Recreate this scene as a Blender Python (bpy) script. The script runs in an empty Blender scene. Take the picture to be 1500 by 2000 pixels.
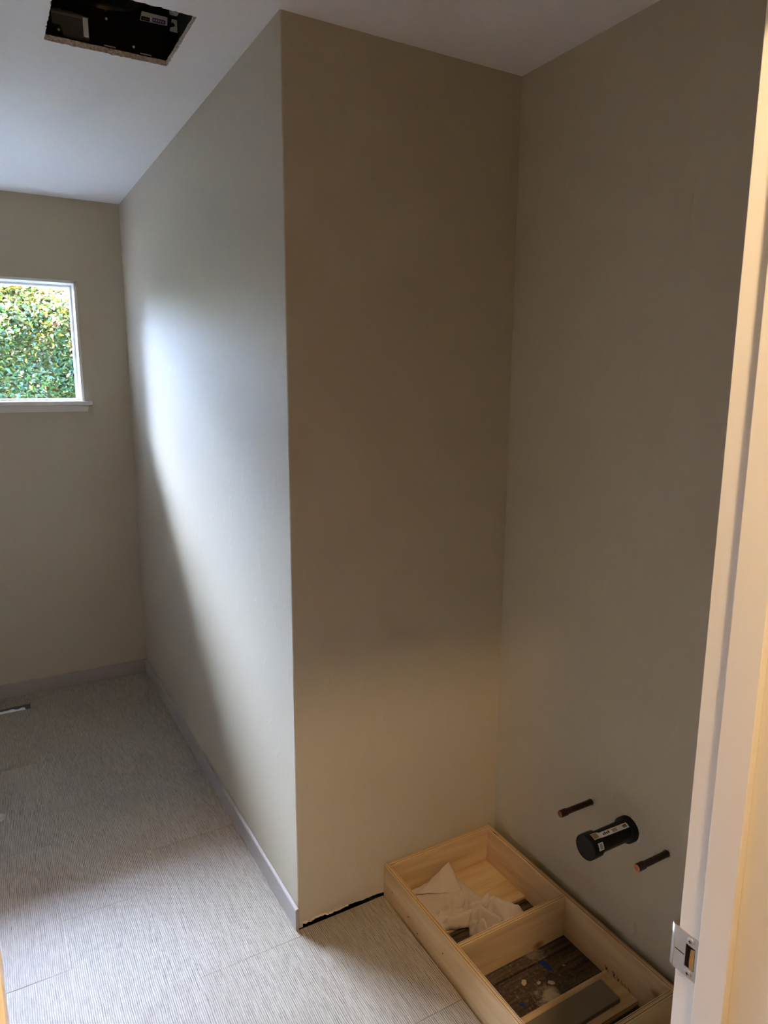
import bpy, bmesh, math, random
import numpy as np
from mathutils import Vector, Matrix

S = bpy.context.scene
C = S.collection

# ------------------------------------------------------------------ camera
CAM = Vector((-0.6856, -1.6951, 1.5984))
YAW, PITCH, ROLL, FPX = 0.51975, -0.18664, 0.004515, 1370.37
cd = bpy.data.cameras.new('camera'); cam = bpy.data.objects.new('camera', cd); C.objects.link(cam)
cd.sensor_fit = 'VERTICAL'; cd.sensor_height = 24.0; cd.sensor_width = 18.0
cd.lens = FPX / 2000.0 * 24.0; cd.clip_start = 0.02; cd.clip_end = 300
_f = Vector((math.sin(YAW) * math.cos(PITCH), math.cos(YAW) * math.cos(PITCH), math.sin(PITCH)))
_r0 = Vector((math.cos(YAW), -math.sin(YAW), 0)); _u0 = _r0.cross(_f)
_r = math.cos(ROLL) * _r0 + math.sin(ROLL) * _u0; _u = -math.sin(ROLL) * _r0 + math.cos(ROLL) * _u0
M = Matrix((_r, _u, -_f)).transposed().to_4x4(); M.translation = CAM
cam.matrix_world = M
S.camera = cam

# ------------------------------------------------------------------ world: bright hazy sky, sun behind the haze ahead of the window
SKY = 2.15
LAMP_W = 3.7
FILL_LAMP_W = 3.6
wd = bpy.data.worlds.new('world'); S.world = wd; wd.use_nodes = True
wn = wd.node_tree.nodes; wl = wd.node_tree.links
sky = wn.new('ShaderNodeTexSky'); sky.sky_type = 'NISHITA'; sky.sun_disc = False
sky.sun_elevation = math.radians(48); sky.sun_rotation = math.radians(-24)
sky.air_density = 1.0; sky.dust_density = 6.0; sky.ozone_density = 1.0
tint = wn.new('ShaderNodeMix'); tint.data_type = 'RGBA'; tint.blend_type = 'MULTIPLY'; tint.inputs[0].default_value = 1.0
tint.inputs[7].default_value = (.70, .96, 1.62, 1)
wl.new(sky.outputs[0], tint.inputs[6]); wl.new(tint.outputs[2], wn['Background'].inputs[0]); wn['Background'].inputs[1].default_value = SKY

S.view_settings.view_transform = 'Standard'; S.view_settings.look = 'None'
S.view_settings.gamma = 1.0; S.view_settings.use_curve_mapping = False
S.view_settings.exposure = 2.85
S.cycles.max_bounces = 8; S.cycles.diffuse_bounces = 5; S.cycles.adaptive_threshold = .03; S.cycles.glossy_bounces = 3; S.cycles.transparent_max_bounces = 12

# ------------------------------------------------------------------ helpers
H = 2.44; L = 2.1463; W = 0.7264
rng = random.Random(7)
nrg = np.random.default_rng(7)

def obj(name, verts, faces, mat, parent=None, smooth=False, mats=None, fmi=None, offset=None):
    me = bpy.data.meshes.new(name)
    me.from_pydata([tuple(v) for v in verts], [], faces)
    for m in (mats or [mat]): me.materials.append(m)
    if fmi is not None:
        for i, f in enumerate(me.polygons): f.material_index = fmi[i]
    if smooth:
        for f in me.polygons: f.use_smooth = True
    me.update()
    o = bpy.data.objects.new(name, me); C.objects.link(o)
    if parent is not None: adopt(o, parent)
    return o

def adopt(o, parent):
    o.parent = parent
    o.matrix_parent_inverse = parent.matrix_basis.inverted() if parent.parent is None else Matrix.Translation(-Vector(parent.location))

def from_bm(name, bm, mat, parent=None, smooth=False, mats=None):
    me = bpy.data.meshes.new(name); bmesh.ops.recalc_face_normals(bm, faces=bm.faces)
    bm.to_mesh(me); bm.free()
    for m in (mats or [mat]): me.materials.append(m)
    if smooth:
        for f in me.polygons: f.use_smooth = True
    o = bpy.data.objects.new(name, me); C.objects.link(o)
    if parent is not None: adopt(o, parent)
    return o

def add_box(bm, lo, hi, mi=0, bev=0.0, seg=2):
    lo = Vector(lo); hi = Vector(hi)
    m = Matrix.Translation((lo + hi) / 2) @ Matrix.Diagonal((*(hi - lo), 1))
    r = bmesh.ops.create_cube(bm, size=1.0, matrix=m)
    fs = set(f for v in r['verts'] for f in v.link_faces)
    for f in fs: f.material_index = mi
    if bev > 0:
        es = list(set(e for f in fs for e in f.edges))
        rr = bmesh.ops.bevel(bm, geom=es, offset=bev, segments=seg, affect='EDGES', profile=0.6)
        for f in rr['faces']: f.material_index = mi

def box(name, lo, hi, mat, parent=None, bev=0.0, seg=2):
    bm = bmesh.new(); add_box(bm, lo, hi, 0, bev, seg)
    return from_bm(name, bm, mat, parent)

def boxes(name, lst, mat, parent=None, bev=0.0):
    bm = bmesh.new()
    for lo, hi in lst: add_box(bm, lo, hi, 0, bev)
    return from_bm(name, bm, mat, parent)

def lathe(name, prof, axis, origin, mat, parent=None, n=40, mats=None, pm=None, smooth=True):
    """prof: list of (t along axis, radius); axis: unit vector"""
    a = Vector(axis).normalized(); o = Vector(origin)
    t = Vector((0, 0, 1)) if abs(a.z) < .9 else Vector((1, 0, 0))
    u = a.cross(t).normalized(); v = a.cross(u)
    vs = []; fs = []; fm = []
    for (d, r) in prof:
        for k in range(n):
            th = 2 * math.pi * k / n
            vs.append(o + a * d + (u * math.cos(th) + v * math.sin(th)) * max(r, 1e-5))
    for i in range(len(prof) - 1):
        for k in range(n):
            fs.append((i * n + k, i * n + (k + 1) % n, (i + 1) * n + (k + 1) % n, (i + 1) * n + k))
            fm.append(pm[i] if pm else 0)
    ob = obj(name, vs, fs, mat, parent, False, mats, fm)
    bm = bmesh.new(); bm.from_mesh(ob.data); bmesh.ops.recalc_face_normals(bm, faces=bm.faces)
    bmesh.ops.remove_doubles(bm, verts=bm.verts, dist=1e-6); bm.to_mesh(ob.data); bm.free()
    if smooth:
        try: ob.data.set_sharp_from_angle(angle=math.radians(40))
        except Exception: pass
        for f in ob.data.polygons: f.use_smooth = True
        try: ob.data.set_sharp_from_angle(angle=math.radians(40))
        except Exception: pass
    return ob

def empty(name, loc=(0, 0, 0)):
    o = bpy.data.objects.new(name, None); C.objects.link(o); o.location = loc
    o.empty_display_size = 0.05
    return o

def tag(o, label=None, cat=None, group=None, kind=None):
    if label: o['label'] = label
    if cat: o['category'] = cat
    if group: o['group'] = group
    if kind: o['kind'] = kind
    return o

# ------------------------------------------------------------------ materials
def srgb(r, g, b):
    f = lambda c: (c / 255) / 12.92 if c / 255 <= .04045 else ((c / 255 + .055) / 1.055) ** 2.4
    return (f(r), f(g), f(b), 1)

class NT:
    def __init__(s, name):
        s.m = bpy.data.materials.new(name); s.m.use_nodes = True
        s.t = s.m.node_tree; s.N = s.t.nodes; s.P = s.N['Principled BSDF']; s.out = s.N['Material Output']
    def n(s, typ, **kw):
        x = s.N.new(typ)
        for k, v in kw.items(): setattr(x, k, v)
        return x
    def l(s, a, b): s.t.links.new(a, b)
    def coord(s, scale=(1, 1, 1), out='Object', rnd=0.0):
        tc = s.n('ShaderNodeTexCoord'); mp = s.n('ShaderNodeMapping'); mp.inputs['Scale'].default_value = scale
        src = tc.outputs[out]
        if rnd:
            oi = s.n('ShaderNodeObjectInfo'); vm = s.n('ShaderNodeVectorMath', operation='MULTIPLY')
            cx = s.n('ShaderNodeCombineXYZ')
            for i in range(3): s.l(oi.outputs['Random'], cx.inputs[i])
            s.l(cx.outputs[0], vm.inputs[0]); vm.inputs[1].default_value = (rnd, rnd * 1.7, rnd * .6)
            ad = s.n('ShaderNodeVectorMath', operation='ADD'); s.l(src, ad.inputs[0]); s.l(vm.outputs[0], ad.inputs[1]); src = ad.outputs[0]
        s.l(src, mp.inputs[0]); return mp.outputs[0]
    def noise(s, vec, scale, detail=3, rough=.55, dist=0):
        x = s.n('ShaderNodeTexNoise'); s.l(vec, x.inputs['Vector']); x.inputs['Scale'].default_value = scale
        x.inputs['Detail'].default_value = detail; x.inputs['Roughness'].default_value = rough; x.inputs['Distortion'].default_value = dist
        return x.outputs[0]
    def ramp(s, fac, stops):
        x = s.n('ShaderNodeValToRGB'); s.l(fac, x.inputs[0]); e = x.color_ramp.elements
        while len(e) < len(stops): e.new(.5)
        for i, (p, c) in enumerate(stops):
            e[i].position = p; e[i].color = c if len(c) == 4 else (*c, 1)
        return x.outputs[0]
    def mix(s, fac, a, b, mode='MIX'):
        x = s.n('ShaderNodeMix', data_type='RGBA', blend_type=mode)
        for sock, val in ((x.inputs[0], fac), (x.inputs[6], a), (x.inputs[7], b)):
            if hasattr(val, 'is_output'): s.l(val, sock)
            else: sock.default_value = val
        return x.outputs[2]
    def math(s, op, a, b=0.0):
        x = s.n('ShaderNodeMath', operation=op)
        for i, v in enumerate((a, b)):
            if hasattr(v, 'is_output'): s.l(v, x.inputs[i])
            else: x.inputs[i].default_value = v
        return x.outputs[0]
    def bump(s, h, strength, dist):
        b = s.n('ShaderNodeBump'); b.inputs['Strength'].default_value = strength; b.inputs['Distance'].default_value = dist
        s.l(h, b.inputs['Height']); s.l(b.outputs[0], s.P.inputs['Normal']); return b
    def base(s, c):
        if hasattr(c, 'is_output'): s.l(c, s.P.inputs['Base Color'])
        else: s.P.inputs['Base Color'].default_value = c
    def set(s, rough=None, spec=None, metal=None):
        if rough is not None: s.P.inputs['Roughness'].default_value = rough
        if spec is not None: s.P.inputs['Specular IOR Level'].default_value = spec
        if metal is not None: s.P.inputs['Metallic'].default_value = metal
        return s

def plain(name, col, rough=.5, spec=.5, metal=0, var=.06, vs=60, bump=0.0):
    t = NT(name); t.set(rough, spec, metal)
    v = t.coord(); n = t.noise(v, vs, 4)
    a = tuple(c * (1 - var) for c in col[:3]) + (1,); b = tuple(min(1, c * (1 + var)) for c in col[:3]) + (1,)
    t.base(t.mix(n, a, b))
    if bump: t.bump(n, bump, .002)
    return t.m

def m_wall():
    t = NT('greige_wall_paint'); t.set(.55, .28)
    v = t.coord((1, 1, .45)); sc = t.noise(v, 26, 1, .6, .5)      # sparse trowel nicks under the paint
    t.base(t.mix(sc, WALLC0, WALLC1))
    t.bump(t.ramp(sc, [(.66, (0, 0, 0)), (.70, (1, 1, 1))]), .28, .0016); return t.m

WALLC0 = srgb(181, 169, 144); WALLC1 = srgb(185, 173, 148)
WALL = m_wall()

def m_ceiling():
    t = NT('white_ceiling_paint'); t.set(.6, .3); n = t.noise(t.coord(), 40, 1)
    t.base(t.mix(n, srgb(224, 220, 211), srgb(228, 225, 217))); t.bump(n, .08, .001); return t.m
CEIL = m_ceiling()

def m_gypsum():
    t = NT('torn_gypsum_edge'); t.set(.95, .1); v = t.coord()
    t.base(t.ramp(t.noise(v, 160, 4, .7), [(.3, srgb(150, 130, 105)), (.55, srgb(205, 190, 168)), (.75, srgb(225, 218, 205))]))
    t.bump(t.noise(v, 300, 4), .6, .004); return t.m
GYP = m_gypsum()

def m_tile():
    t = NT('striated_porcelain_tile'); t.set(.48, .42)
    v = t.coord((1, 1, 1), rnd=9.0)
    sep = t.n('ShaderNodeSeparateXYZ'); t.l(v, sep.inputs[0])
    # wandering ridges that run along Y
    wob = t.noise(t.coord((7, 11, 1), rnd=9.0), 1.0, 3, .55)
    wob2 = t.noise(t.coord((150, 34, 1), rnd=5.0), 1.0, 2, .6)
    ph = t.math('ADD', t.math('MULTIPLY', sep.outputs[0], 2 * math.pi / .0052),
                t.math('ADD', t.math('MULTIPLY', wob, 7.0), t.math('MULTIPLY', wob2, 3.4)))
    sn = t.math('SINE', ph)
    # broken length and uneven depth of the grooves
    brk = t.noise(t.coord((190, 30, 1), rnd=3.0), 1.0, 2, .6)
    strand = t.noise(t.coord((330, 20, 1), rnd=6.0), 1.0, 2, .5)
    patch = t.noise(t.coord((11, 7, 1), rnd=4.0), 1.0, 2, .5)
    g = t.math('ADD', t.math('MULTIPLY', sn, .5), .5)
    amp = t.math('ADD', t.math('MULTIPLY', brk, 1.0), .05)
    h = t.math('ADD', t.math('MULTIPLY', t.math('MULTIPLY', g, amp), .80), t.math('MULTIPLY', t.math('SUBTRACT', strand, .36), .55))
    col = t.ramp(h, [(.03, TILE_D), (.25, TILE_M), (.60, TILE_L)])
    speck = t.noise(t.coord((420, 160, 1), rnd=2.0), 1.0, 2, .6)
    col = t.mix(t.ramp(speck, [(.40, (0, 0, 0)), (.72, (.35, .35, .35))]), col, TILE_L)
    col = t.mix(t.ramp(patch, [(.35, (0, 0, 0)), (.7, (.35, .35, .35))]), col, TILE_M)
    t.base(col); t.bump(h, .45, .0013); return t.m
TILE_D = srgb(78, 68, 53); TILE_M = srgb(150, 138, 118); TILE_L = srgb(181, 170, 151)
TILE = m_tile()
GROUT = plain('grey_grout', srgb(70, 64, 56), .95, .1, 0, .1, 200)
BASET = plain('smooth_taupe_trim_tile', srgb(158, 148, 136), .35, .5, 0, .05, 40)
WHITE = plain('white_trim_enamel', srgb(211, 206, 193), .32, .5, 0, .015, 6)
VINYL = plain('white_vinyl', srgb(214, 216, 216), .35, .5, 0, .01, 6)
DARKGAP = plain('cavity_shade_colour', srgb(30, 26, 22), .9, .1, 0, .2, 50)  # near-black colour standing in for shade inside holes and gaps

def m_ply(axis):
    """plywood face: grain runs along `axis`"""
    t = NT('plywood_face_' + 'xyz'[axis]); t.set(.62, .3)
    sc = [34, 34, 34]; sc[axis] = 2.6
    v = t.coord(tuple(sc)); n = t.noise(v, 1.0, 5, .6, .5)
    sc2 = [9, 9, 9]; sc2[axis] = 1.1
    n2 = t.noise(t.coord(tuple(sc2)), 1.0, 3, .5, 1.2)
    c = t.ramp(n, [(.28, srgb(186, 150, 104)), (.5, srgb(208, 177, 130)), (.75, srgb(219, 192, 148))])
    c = t.mix(t.ramp(n2, [(.42, (0, 0, 0)), (.75, (.55, .55, .55))]), c, srgb(180, 142, 94))
    # knots
    vo = t.n('ShaderNodeTexVoronoi'); vo.feature = 'F1'
    sk = [5.2, 5.2, 5.2]; sk[axis] = 3.2
    t.l(t.coord(tuple(sk)), vo.inputs['Vector']); vo.inputs['Scale'].default_value = 1.0
    k = t.ramp(vo.outputs['Distance'], [(.035, (1, 1, 1)), (.09, (0, 0, 0))])
    c = t.mix(k, c, srgb(140, 98, 58))
    t.base(c); t.bump(n, .15, .001); return t.m
PLYX, PLYY = m_ply(0), m_ply(1)

def m_plyedge(axis, lo, th, run):
    """laminated edge: five plies across `axis`"""
    t = NT('plywood_edge'); t.set(.75, .2)
    tc = t.n('ShaderNodeTexCoord'); sep = t.n('ShaderNodeSeparateXYZ'); t.l(tc.outputs['Object'], sep.inputs[0])
    f = t.math('MULTIPLY', t.math('SUBTRACT', sep.outputs[axis], lo), 1 / th)
    sc = [260, 260, 260]; sc[run] = 16
    n = t.noise(t.coord(tuple(sc)), 1.0, 3)
    f = t.math('ADD', f, t.math('MULTIPLY', t.math('SUBTRACT', n, .5), .05))
    A, B = srgb(216, 186, 138), srgb(150, 114, 74)
    x = t.n('ShaderNodeValToRGB'); t.l(f, x.inputs[0]); x.color_ramp.interpolation = 'CONSTANT'
    e = x.color_ramp.elements; st = [(0, A), (.16, B), (.34, A), (.5, B), (.56, A), (.68, B), (.84, A)]
    while len(e) < len(st): e.new(.5)
    for i, (p_, c_) in enumerate(st): e[i].position = p_; e[i].color = c_
    sv = [150, 150, 150]; sv[run] = 9
    void = t.ramp(t.noise(t.coord(tuple(sv)), 1.0, 2), [(.69, (0, 0, 0)), (.72, (1, 1, 1))])
    t.base(t.mix(void, x.outputs[0], srgb(52, 36, 22))); t.bump(n, .4, .001); return t.m

def m_subfloor():
    t = NT('old_stained_plank'); t.set(.8, .25)
    v = t.coord((5, 70, 70)); n = t.noise(v, 1.0, 5, .65, .6)
    c = t.ramp(n, [(.3, srgb(40, 31, 24)), (.55, srgb(82, 66, 50)), (.78, srgb(116, 97, 76))])
    # plaster dust and paint splashes with a shape of their own
    w = t.coord(); tcv = t.n('ShaderNodeVectorMath', operation='DISTANCE'); t.l(w, tcv.inputs[0]); tcv.inputs[1].default_value = (.50, -.523, -.022)
    blob = t.ramp(t.math('ADD', tcv.outputs['Value'], t.math('MULTIPLY', t.noise(w, 38, 5, .7), .12)), [(.072, (1, 1, 1)), (.100, (0, 0, 0))])
    d2 = t.n('ShaderNodeVectorMath', operation='DISTANCE'); t.l(w, d2.inputs[0]); d2.inputs[1].default_value = (.56, -.40, -.022)
    blob2 = t.ramp(t.math('ADD', d2.outputs['Value'], t.math('MULTIPLY', t.noise(w, 60, 5, .7), .10)), [(.060, (.6, .6, .6)), (.080, (0, 0, 0))])
    dust = t.ramp(t.noise(w, 90, 6, .75), [(.53, (0, 0, 0)), (.68, (.65, .65, .65))])
    wide = t.ramp(t.math('ADD', tcv.outputs['Value'], t.math('MULTIPLY', t.noise(w, 20, 3), .1)), [(.10, (1, 1, 1)), (.26, (.3, .3, .3))])
    c = t.mix(t.math('MULTIPLY', dust, wide), c, srgb(165, 152, 130))
    c = t.mix(blob, c, srgb(172, 156, 132)); c = t.mix(blob2, c, srgb(150, 136, 114))
    t.base(c); t.bump(n, .5, .002); return t.m
SUBF = m_subfloor()

def m_rag():
    t = NT('terry_cloth'); t.set(.98, .05); v = t.coord()
    t.base(t.mix(t.noise(v, 14, 3), srgb(194, 175, 155), srgb(214, 198, 180)))
    a = t.noise(t.coord((700, 700, 700)), 1.0, 2); t.bump(t.math('ADD', a, t.math('MULTIPLY', t.noise(v, 120, 2), .8)), .7, .002)
    t.P.inputs['Sheen Weight'].default_value = .2; return t.m
RAG = m_rag()
ABS = plain('black_abs_plastic', srgb(11, 13, 16), .42, .3, 0, .3, 80, .1)
def m_copper():
    t = NT('painted_over_copper'); t.set(.5, .5, .25); v = t.coord()
    t.base(t.ramp(t.noise(v, 90, 4, .7), [(.35, srgb(26, 21, 17)), (.55, srgb(58, 38, 26)), (.68, srgb(92, 60, 42)), (.78, srgb(128, 118, 100))])); return t.m
COPD = m_copper()
COPE = plain('bare_copper', srgb(196, 116, 84), .4, .5, .55, .2, 300)
STEEL = plain('brushed_steel', srgb(188, 184, 176), .36, .5, .85, .05, 200)
BRASS = plain('worn_brass', srgb(176, 140, 80), .35, .5, .8, .2, 200)
BLACK = plain('black_painted_steel', srgb(16, 16, 17), .45, .4, .1, .2, 60)
BLACKP = plain('black_plastic', srgb(26, 26, 27), .2, .5, 0, .15, 60)
GALV = plain('galvanised_steel', srgb(120, 120, 118), .4, .5, .6, .15, 40)
WLABEL = plain('white_label', srgb(240, 238, 232), .6, .3, 0, .03, 40)
LBLK = plain('black_print', srgb(28, 28, 30), .6, .3)
LPUR = plain('purple_print', srgb(92, 78, 170), .6, .3)
LGRY = plain('grey_print', srgb(120, 118, 114), .6, .3)
LTAN = plain('tan_print', srgb(160, 140, 105), .6, .3)
GREYSLAB = plain('grey_foam_board', srgb(120, 108, 88), .9, .15, 0, .12, 420, .4)
BLUE = plain('blue_tape', srgb(36, 62, 128), .7, .2, 0, .1, 90)
PAINTD = plain('dried_paint', srgb(182, 166, 138), .6, .3)
PENCIL = plain('dark_marker', srgb(48, 38, 30), .8, .2)
FOIL = plain('crumpled_foil', srgb(232, 230, 226), .35, .6, .55, .05, 60, .5)
PLASTIC = plain('milky_plastic_film', srgb(208, 208, 202), .3, .5, 0, .05, 60)
STUCCO = plain('exterior_stucco', srgb(190, 182, 168), .9, .2, 0, .08, 60, .4)
SOFFIT = plain('soffit_paint', srgb(196, 192, 184), .7, .3, 0, .03, 10)
GROUND = plain('pale_concrete', srgb(150, 146, 136), .95, .1, 0, .1, 2)
HALLF = plain('hall_oak_floor', srgb(150, 112, 74), .4, .4, 0, .15, 12)
BARK = plain('twig_bark', srgb(84, 66, 50), .9, .2, 0, .2, 60)

def m_glass():
    t = NT('window_glass'); t.N.remove(t.P)
    tr = t.n('ShaderNodeBsdfTransparent'); gl = t.n('ShaderNodeBsdfGlossy'); gl.inputs['Roughness'].default_value = .0
    tr.inputs[0].default_value = (.97, .985, .975, 1)
    fr = t.n('ShaderNodeFresnel'); fr.inputs[0].default_value = 1.45; mx = t.n('ShaderNodeMixShader')
    t.l(fr.outputs[0], mx.inputs[0]); t.l(tr.outputs[0], mx.inputs[1]); t.l(gl.outputs[0], mx.inputs[2]); t.l(mx.outputs[0], t.out.inputs[0]); return t.m
GLASS = m_glass()

def m_leaf():
    t = NT('shrub_leaf'); t.set(.36, .4)
    at = t.n('ShaderNodeAttribute'); at.attribute_name = 'leaf_colour'
    t.l(at.outputs['Color'], t.P.inputs['Base Color'])
    tl = t.n('ShaderNodeBsdfTranslucent'); t.l(t.mix(.35, at.outputs['Color'], srgb(200, 200, 60)), tl.inputs[0])
    mx = t.n('ShaderNodeMixShader'); mx.inputs[0].default_value = .3
    t.l(t.P.outputs[0], mx.inputs[1]); t.l(tl.outputs[0], mx.inputs[2]); t.l(mx.outputs[0], t.out.inputs[0]); return t.m
LEAF = m_leaf()

# ------------------------------------------------------------------ structure
XL = -1.75; YD0, YD1 = -1.342, -1.227          # left wall; door wall hall face / room face
DX0, DX1, DZ = -.714, 0.0, 2.04                # clear jamb faces, head height

# partition wall: long face (x = 0) towards the window side, rounded outside corner
r = .004; prof = [(0, L)] + [(r - r * math.cos(a), r - r * math.sin(a)) for a in [i * math.pi / 10 for i in range(6)]] + [(.0135, 0), (.0135, L)]
vs = []; nP = len(prof)
for z in (0.0, H):
    vs += [(x, y, z) for x, y in prof]
fs = [(i, (i + 1) % nP, nP + (i + 1) % nP, nP + i) for i in range(nP)] + [tuple(range(nP))[::-1], tuple(range(nP, 2 * nP))]
tag(obj('wall_partition', vs, fs, WALL), 'long greige partition wall washed by window daylight', 'wall', kind='structure')

# alcove back wall (y = 0) with a torn lower edge above the tiles
n = 90; xs = [.0132 + (W - .0132) * i / n for i in range(n + 1)]
zb = []
zz = 0
for i, x in enumerate(xs):
    zz = .7 * zz + rng.uniform(-1, 1) * .0016
    zb.append(max(.004, .0145 - .016 * x + zz + (.0045 if .05 < x < .09 else 0)))
vs = [(x, 0, z) for x, z in zip(xs, zb)] + [(x, 0, H) for x in xs] + [(x, .0125, z) for x, z in zip(xs, zb)] + [(x, .0125, H) for x in xs]
m_ = n + 1; fs = []; fm = []
for i in range(n):
    fs += [(i, i + 1, m_ + i + 1, m_ + i), (2 * m_ + i + 1, 2 * m_ + i, 3 * m_ + i, 3 * m_ + i + 1), (i + 1, i, 2 * m_ + i, 2 * m_ + i + 1)]; fm += [0, 0, 1]
tag(obj('wall_alcove', vs, fs, WALL, mats=[WALL, GYP], fmi=fm), 'brown-shaded alcove back wall with torn lower edge', 'wall', kind='structure')
# small torn paper lip along that edge
vs = []; fs = []
for i, (x, z) in enumerate(zip(xs, zb)):
    if x > .17: break
    b_ = .0008 + .003 * abs(math.sin(i * 1.7)) * (1 - x / .18)
    vs += [(x, -.0005, z + .004), (x, -.0012 - b_, z - .0005 - b_ * .4)]
for i in range(len(vs) // 2 - 1): fs.append((2 * i, 2 * i + 2, 2 * i + 3, 2 * i + 1))
lip = obj('torn_paper', vs, fs, GYP, bpy.data.objects['wall_alcove'])

tag(box('wall_right', (W, -3.4, -.05), (W + .12, L + .15, H), WALL), 'greige alcove side wall with pipe stubs', 'wall', kind='structure')
# window wall with opening
WX0, WX1, WZ0, WZ1 = -1.52, -.222, 1.467, 2.063
bm = bmesh.new()
for lo, hi in (((XL, L, -.05), (W, L + .144, WZ0)), ((XL, L, WZ1), (W, L + .144, H)), ((XL, L, WZ0), (WX0, L + .144, WZ1)), ((WX1, L, WZ0), (W, L + .144, WZ1))):
    add_box(bm, lo, hi)
tag(from_bm('wall_back', bm, WALL), 'greige end wall around the garden window', 'wall', kind='structure')
tag(box('wall_left', (XL - .12, -3.4, -.05), (XL, L + .144, H), CEIL), 'unseen wall on the far side of the room, white to bounce light', 'wall', kind='structure')  # out of view; its white is picked to lift the bounced light
bm = bmesh.new()
for lo, hi in (((XL, YD0, 0), (DX0 - .019, YD1, H)), ((DX1 + .019, YD0, 0), (W, YD1, H)), ((DX0 - .019, YD0, DZ + .019), (DX1 + .019, YD1, H))):
    add_box(bm, lo, hi)
tag(from_bm('wall_front', bm, WALL), 'wall holding the doorway the room is seen through', 'wall', kind='structure')
tag(box('wall_hall', (XL, -3.4, 0), (W, -3.28, H), WALL), 'hall wall behind the doorway', 'wall', kind='structure')

# ceiling with the ragged fan cut-out
hx0, hx1, hy0, hy1 = -.460, -.157, .135, .440
def rect_pts(x0, x1, y0, y1, k):
    p = []
    for i in range(k): p.append((x0 + (x1 - x0) * i / k, y0))
    for i in range(k): p.append((x1, y0 + (y1 - y0) * i / k))
    for i in range(k): p.append((x1 - (x1 - x0) * i / k, y1))
    for i in range(k): p.append((x0, y1 - (y1 - y0) * i / k))
    return p
K = 44
inn = rect_pts(hx0, hx1, hy0, hy1, K); outr = rect_pts(XL - .1, W + .1, -3.4, L + .14, K)
inn_b = []; inn_t = []
for i, (x, y) in enumerate(inn):
    side = i // K; j1 = rng.uniform(0, .0055) if rng.random() < .75 else rng.uniform(0, .010)
    j2 = rng.uniform(-.001, .001)
    j1 *= (.5, .35, .8, .4)[side]
    dx, dy = ((0, -1), (1, 0), (0, 1), (-1, 0))[side]
    if i % K in (0, 1, K - 1): j1 = .001
    inn_b.append((x + dx * j1, y + dy * j1)); inn_t.append((x + dx * j2, y + dy * j2))
vs = [(x, y, H) for x, y in inn_b] + [(x, y, H) for x, y in outr] + [(x, y, H + .013) for x, y in inn_t] + [(x, y, H + .013) for x, y in outr]
q = 4 * K; fs = []; fm = []
for i in range(q):
    j = (i + 1) % q
    fs += [(i, q + i, q + j, j), (2 * q + j, 3 * q + j, 3 * q + i, 2 * q + i), (i, j, 2 * q + j, 2 * q + i), (q + j, q + i, 3 * q + i, 3 * q + j)]
    fm += [0, 0, 1, 0]
tag(obj('ceiling', vs, fs, CEIL, mats=[CEIL, GYP], fmi=fm), 'white ceiling with a ragged square cut-out', 'ceiling', kind='structure')
tag(box('roof_deck', (XL - .1, -3.4, H + .24), (W + .12, L + .144, H + .3), SOFFIT), 'roof deck above the ceiling', 'roof', kind='structure')
# attic sides so that no daylight leaks in above the ceiling
tag(boxes('attic_wall', [((XL - .12, -3.4, H), (XL - .1, L + .144, H + .24)), ((W + .1, -3.4, H), (W + .12, L + .144, H + .24)), ((XL - .1, L + .142, H + .013), (W + .1, L + .144, H + .24)), ((XL - .1, -3.4, H + .013), (W + .1, -3.38, H + .24))], SOFFIT), 'attic side walls above the ceiling', 'wall', kind='structure')

# ---- floor: backer bed + tiles in thirds
TW, TL = .302, .606
bed = boxes('floor', [((XL, YD0 + .05, -.05), (.262, -.002, -.0095)), ((XL, -.002, -.05), (-.0005, 1.952, -.0095)),
                      ((XL, 1.952, -.05), (-.87, 2.032, -.0095)), ((-.594, 1.952, -.05), (-.0005, 2.032, -.0095)), ((XL, 2.032, -.05), (-.0005, L, -.0095))], GROUT)
tag(bed, 'floor of long ribbed greige porcelain tiles', 'floor', kind='structure')
RX0, RX1, RY0, RY1 = -.87, -.594, 1.955, 2.029   # register hole
def prism(name, poly, z0, z1, mat, parent, bev=0):
    bm = bmesh.new()
    f = bm.faces.new([bm.verts.new((x, y, z0)) for x, y in poly])
    e = bmesh.ops.extrude_face_region(bm, geom=[f]); bmesh.ops.translate(bm, verts=[v for v in e['geom'] if isinstance(v, bmesh.types.BMVert)], vec=(0, 0, z1 - z0))
    if bev: bmesh.ops.bevel(bm, geom=[ed for ed in bm.edges if all(abs(v.co.z - z1) < 1e-6 for v in ed.verts)], offset=bev, segments=1, affect='EDGES')
    return from_bm(name, bm, mat, parent)
full_mesh = None
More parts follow.
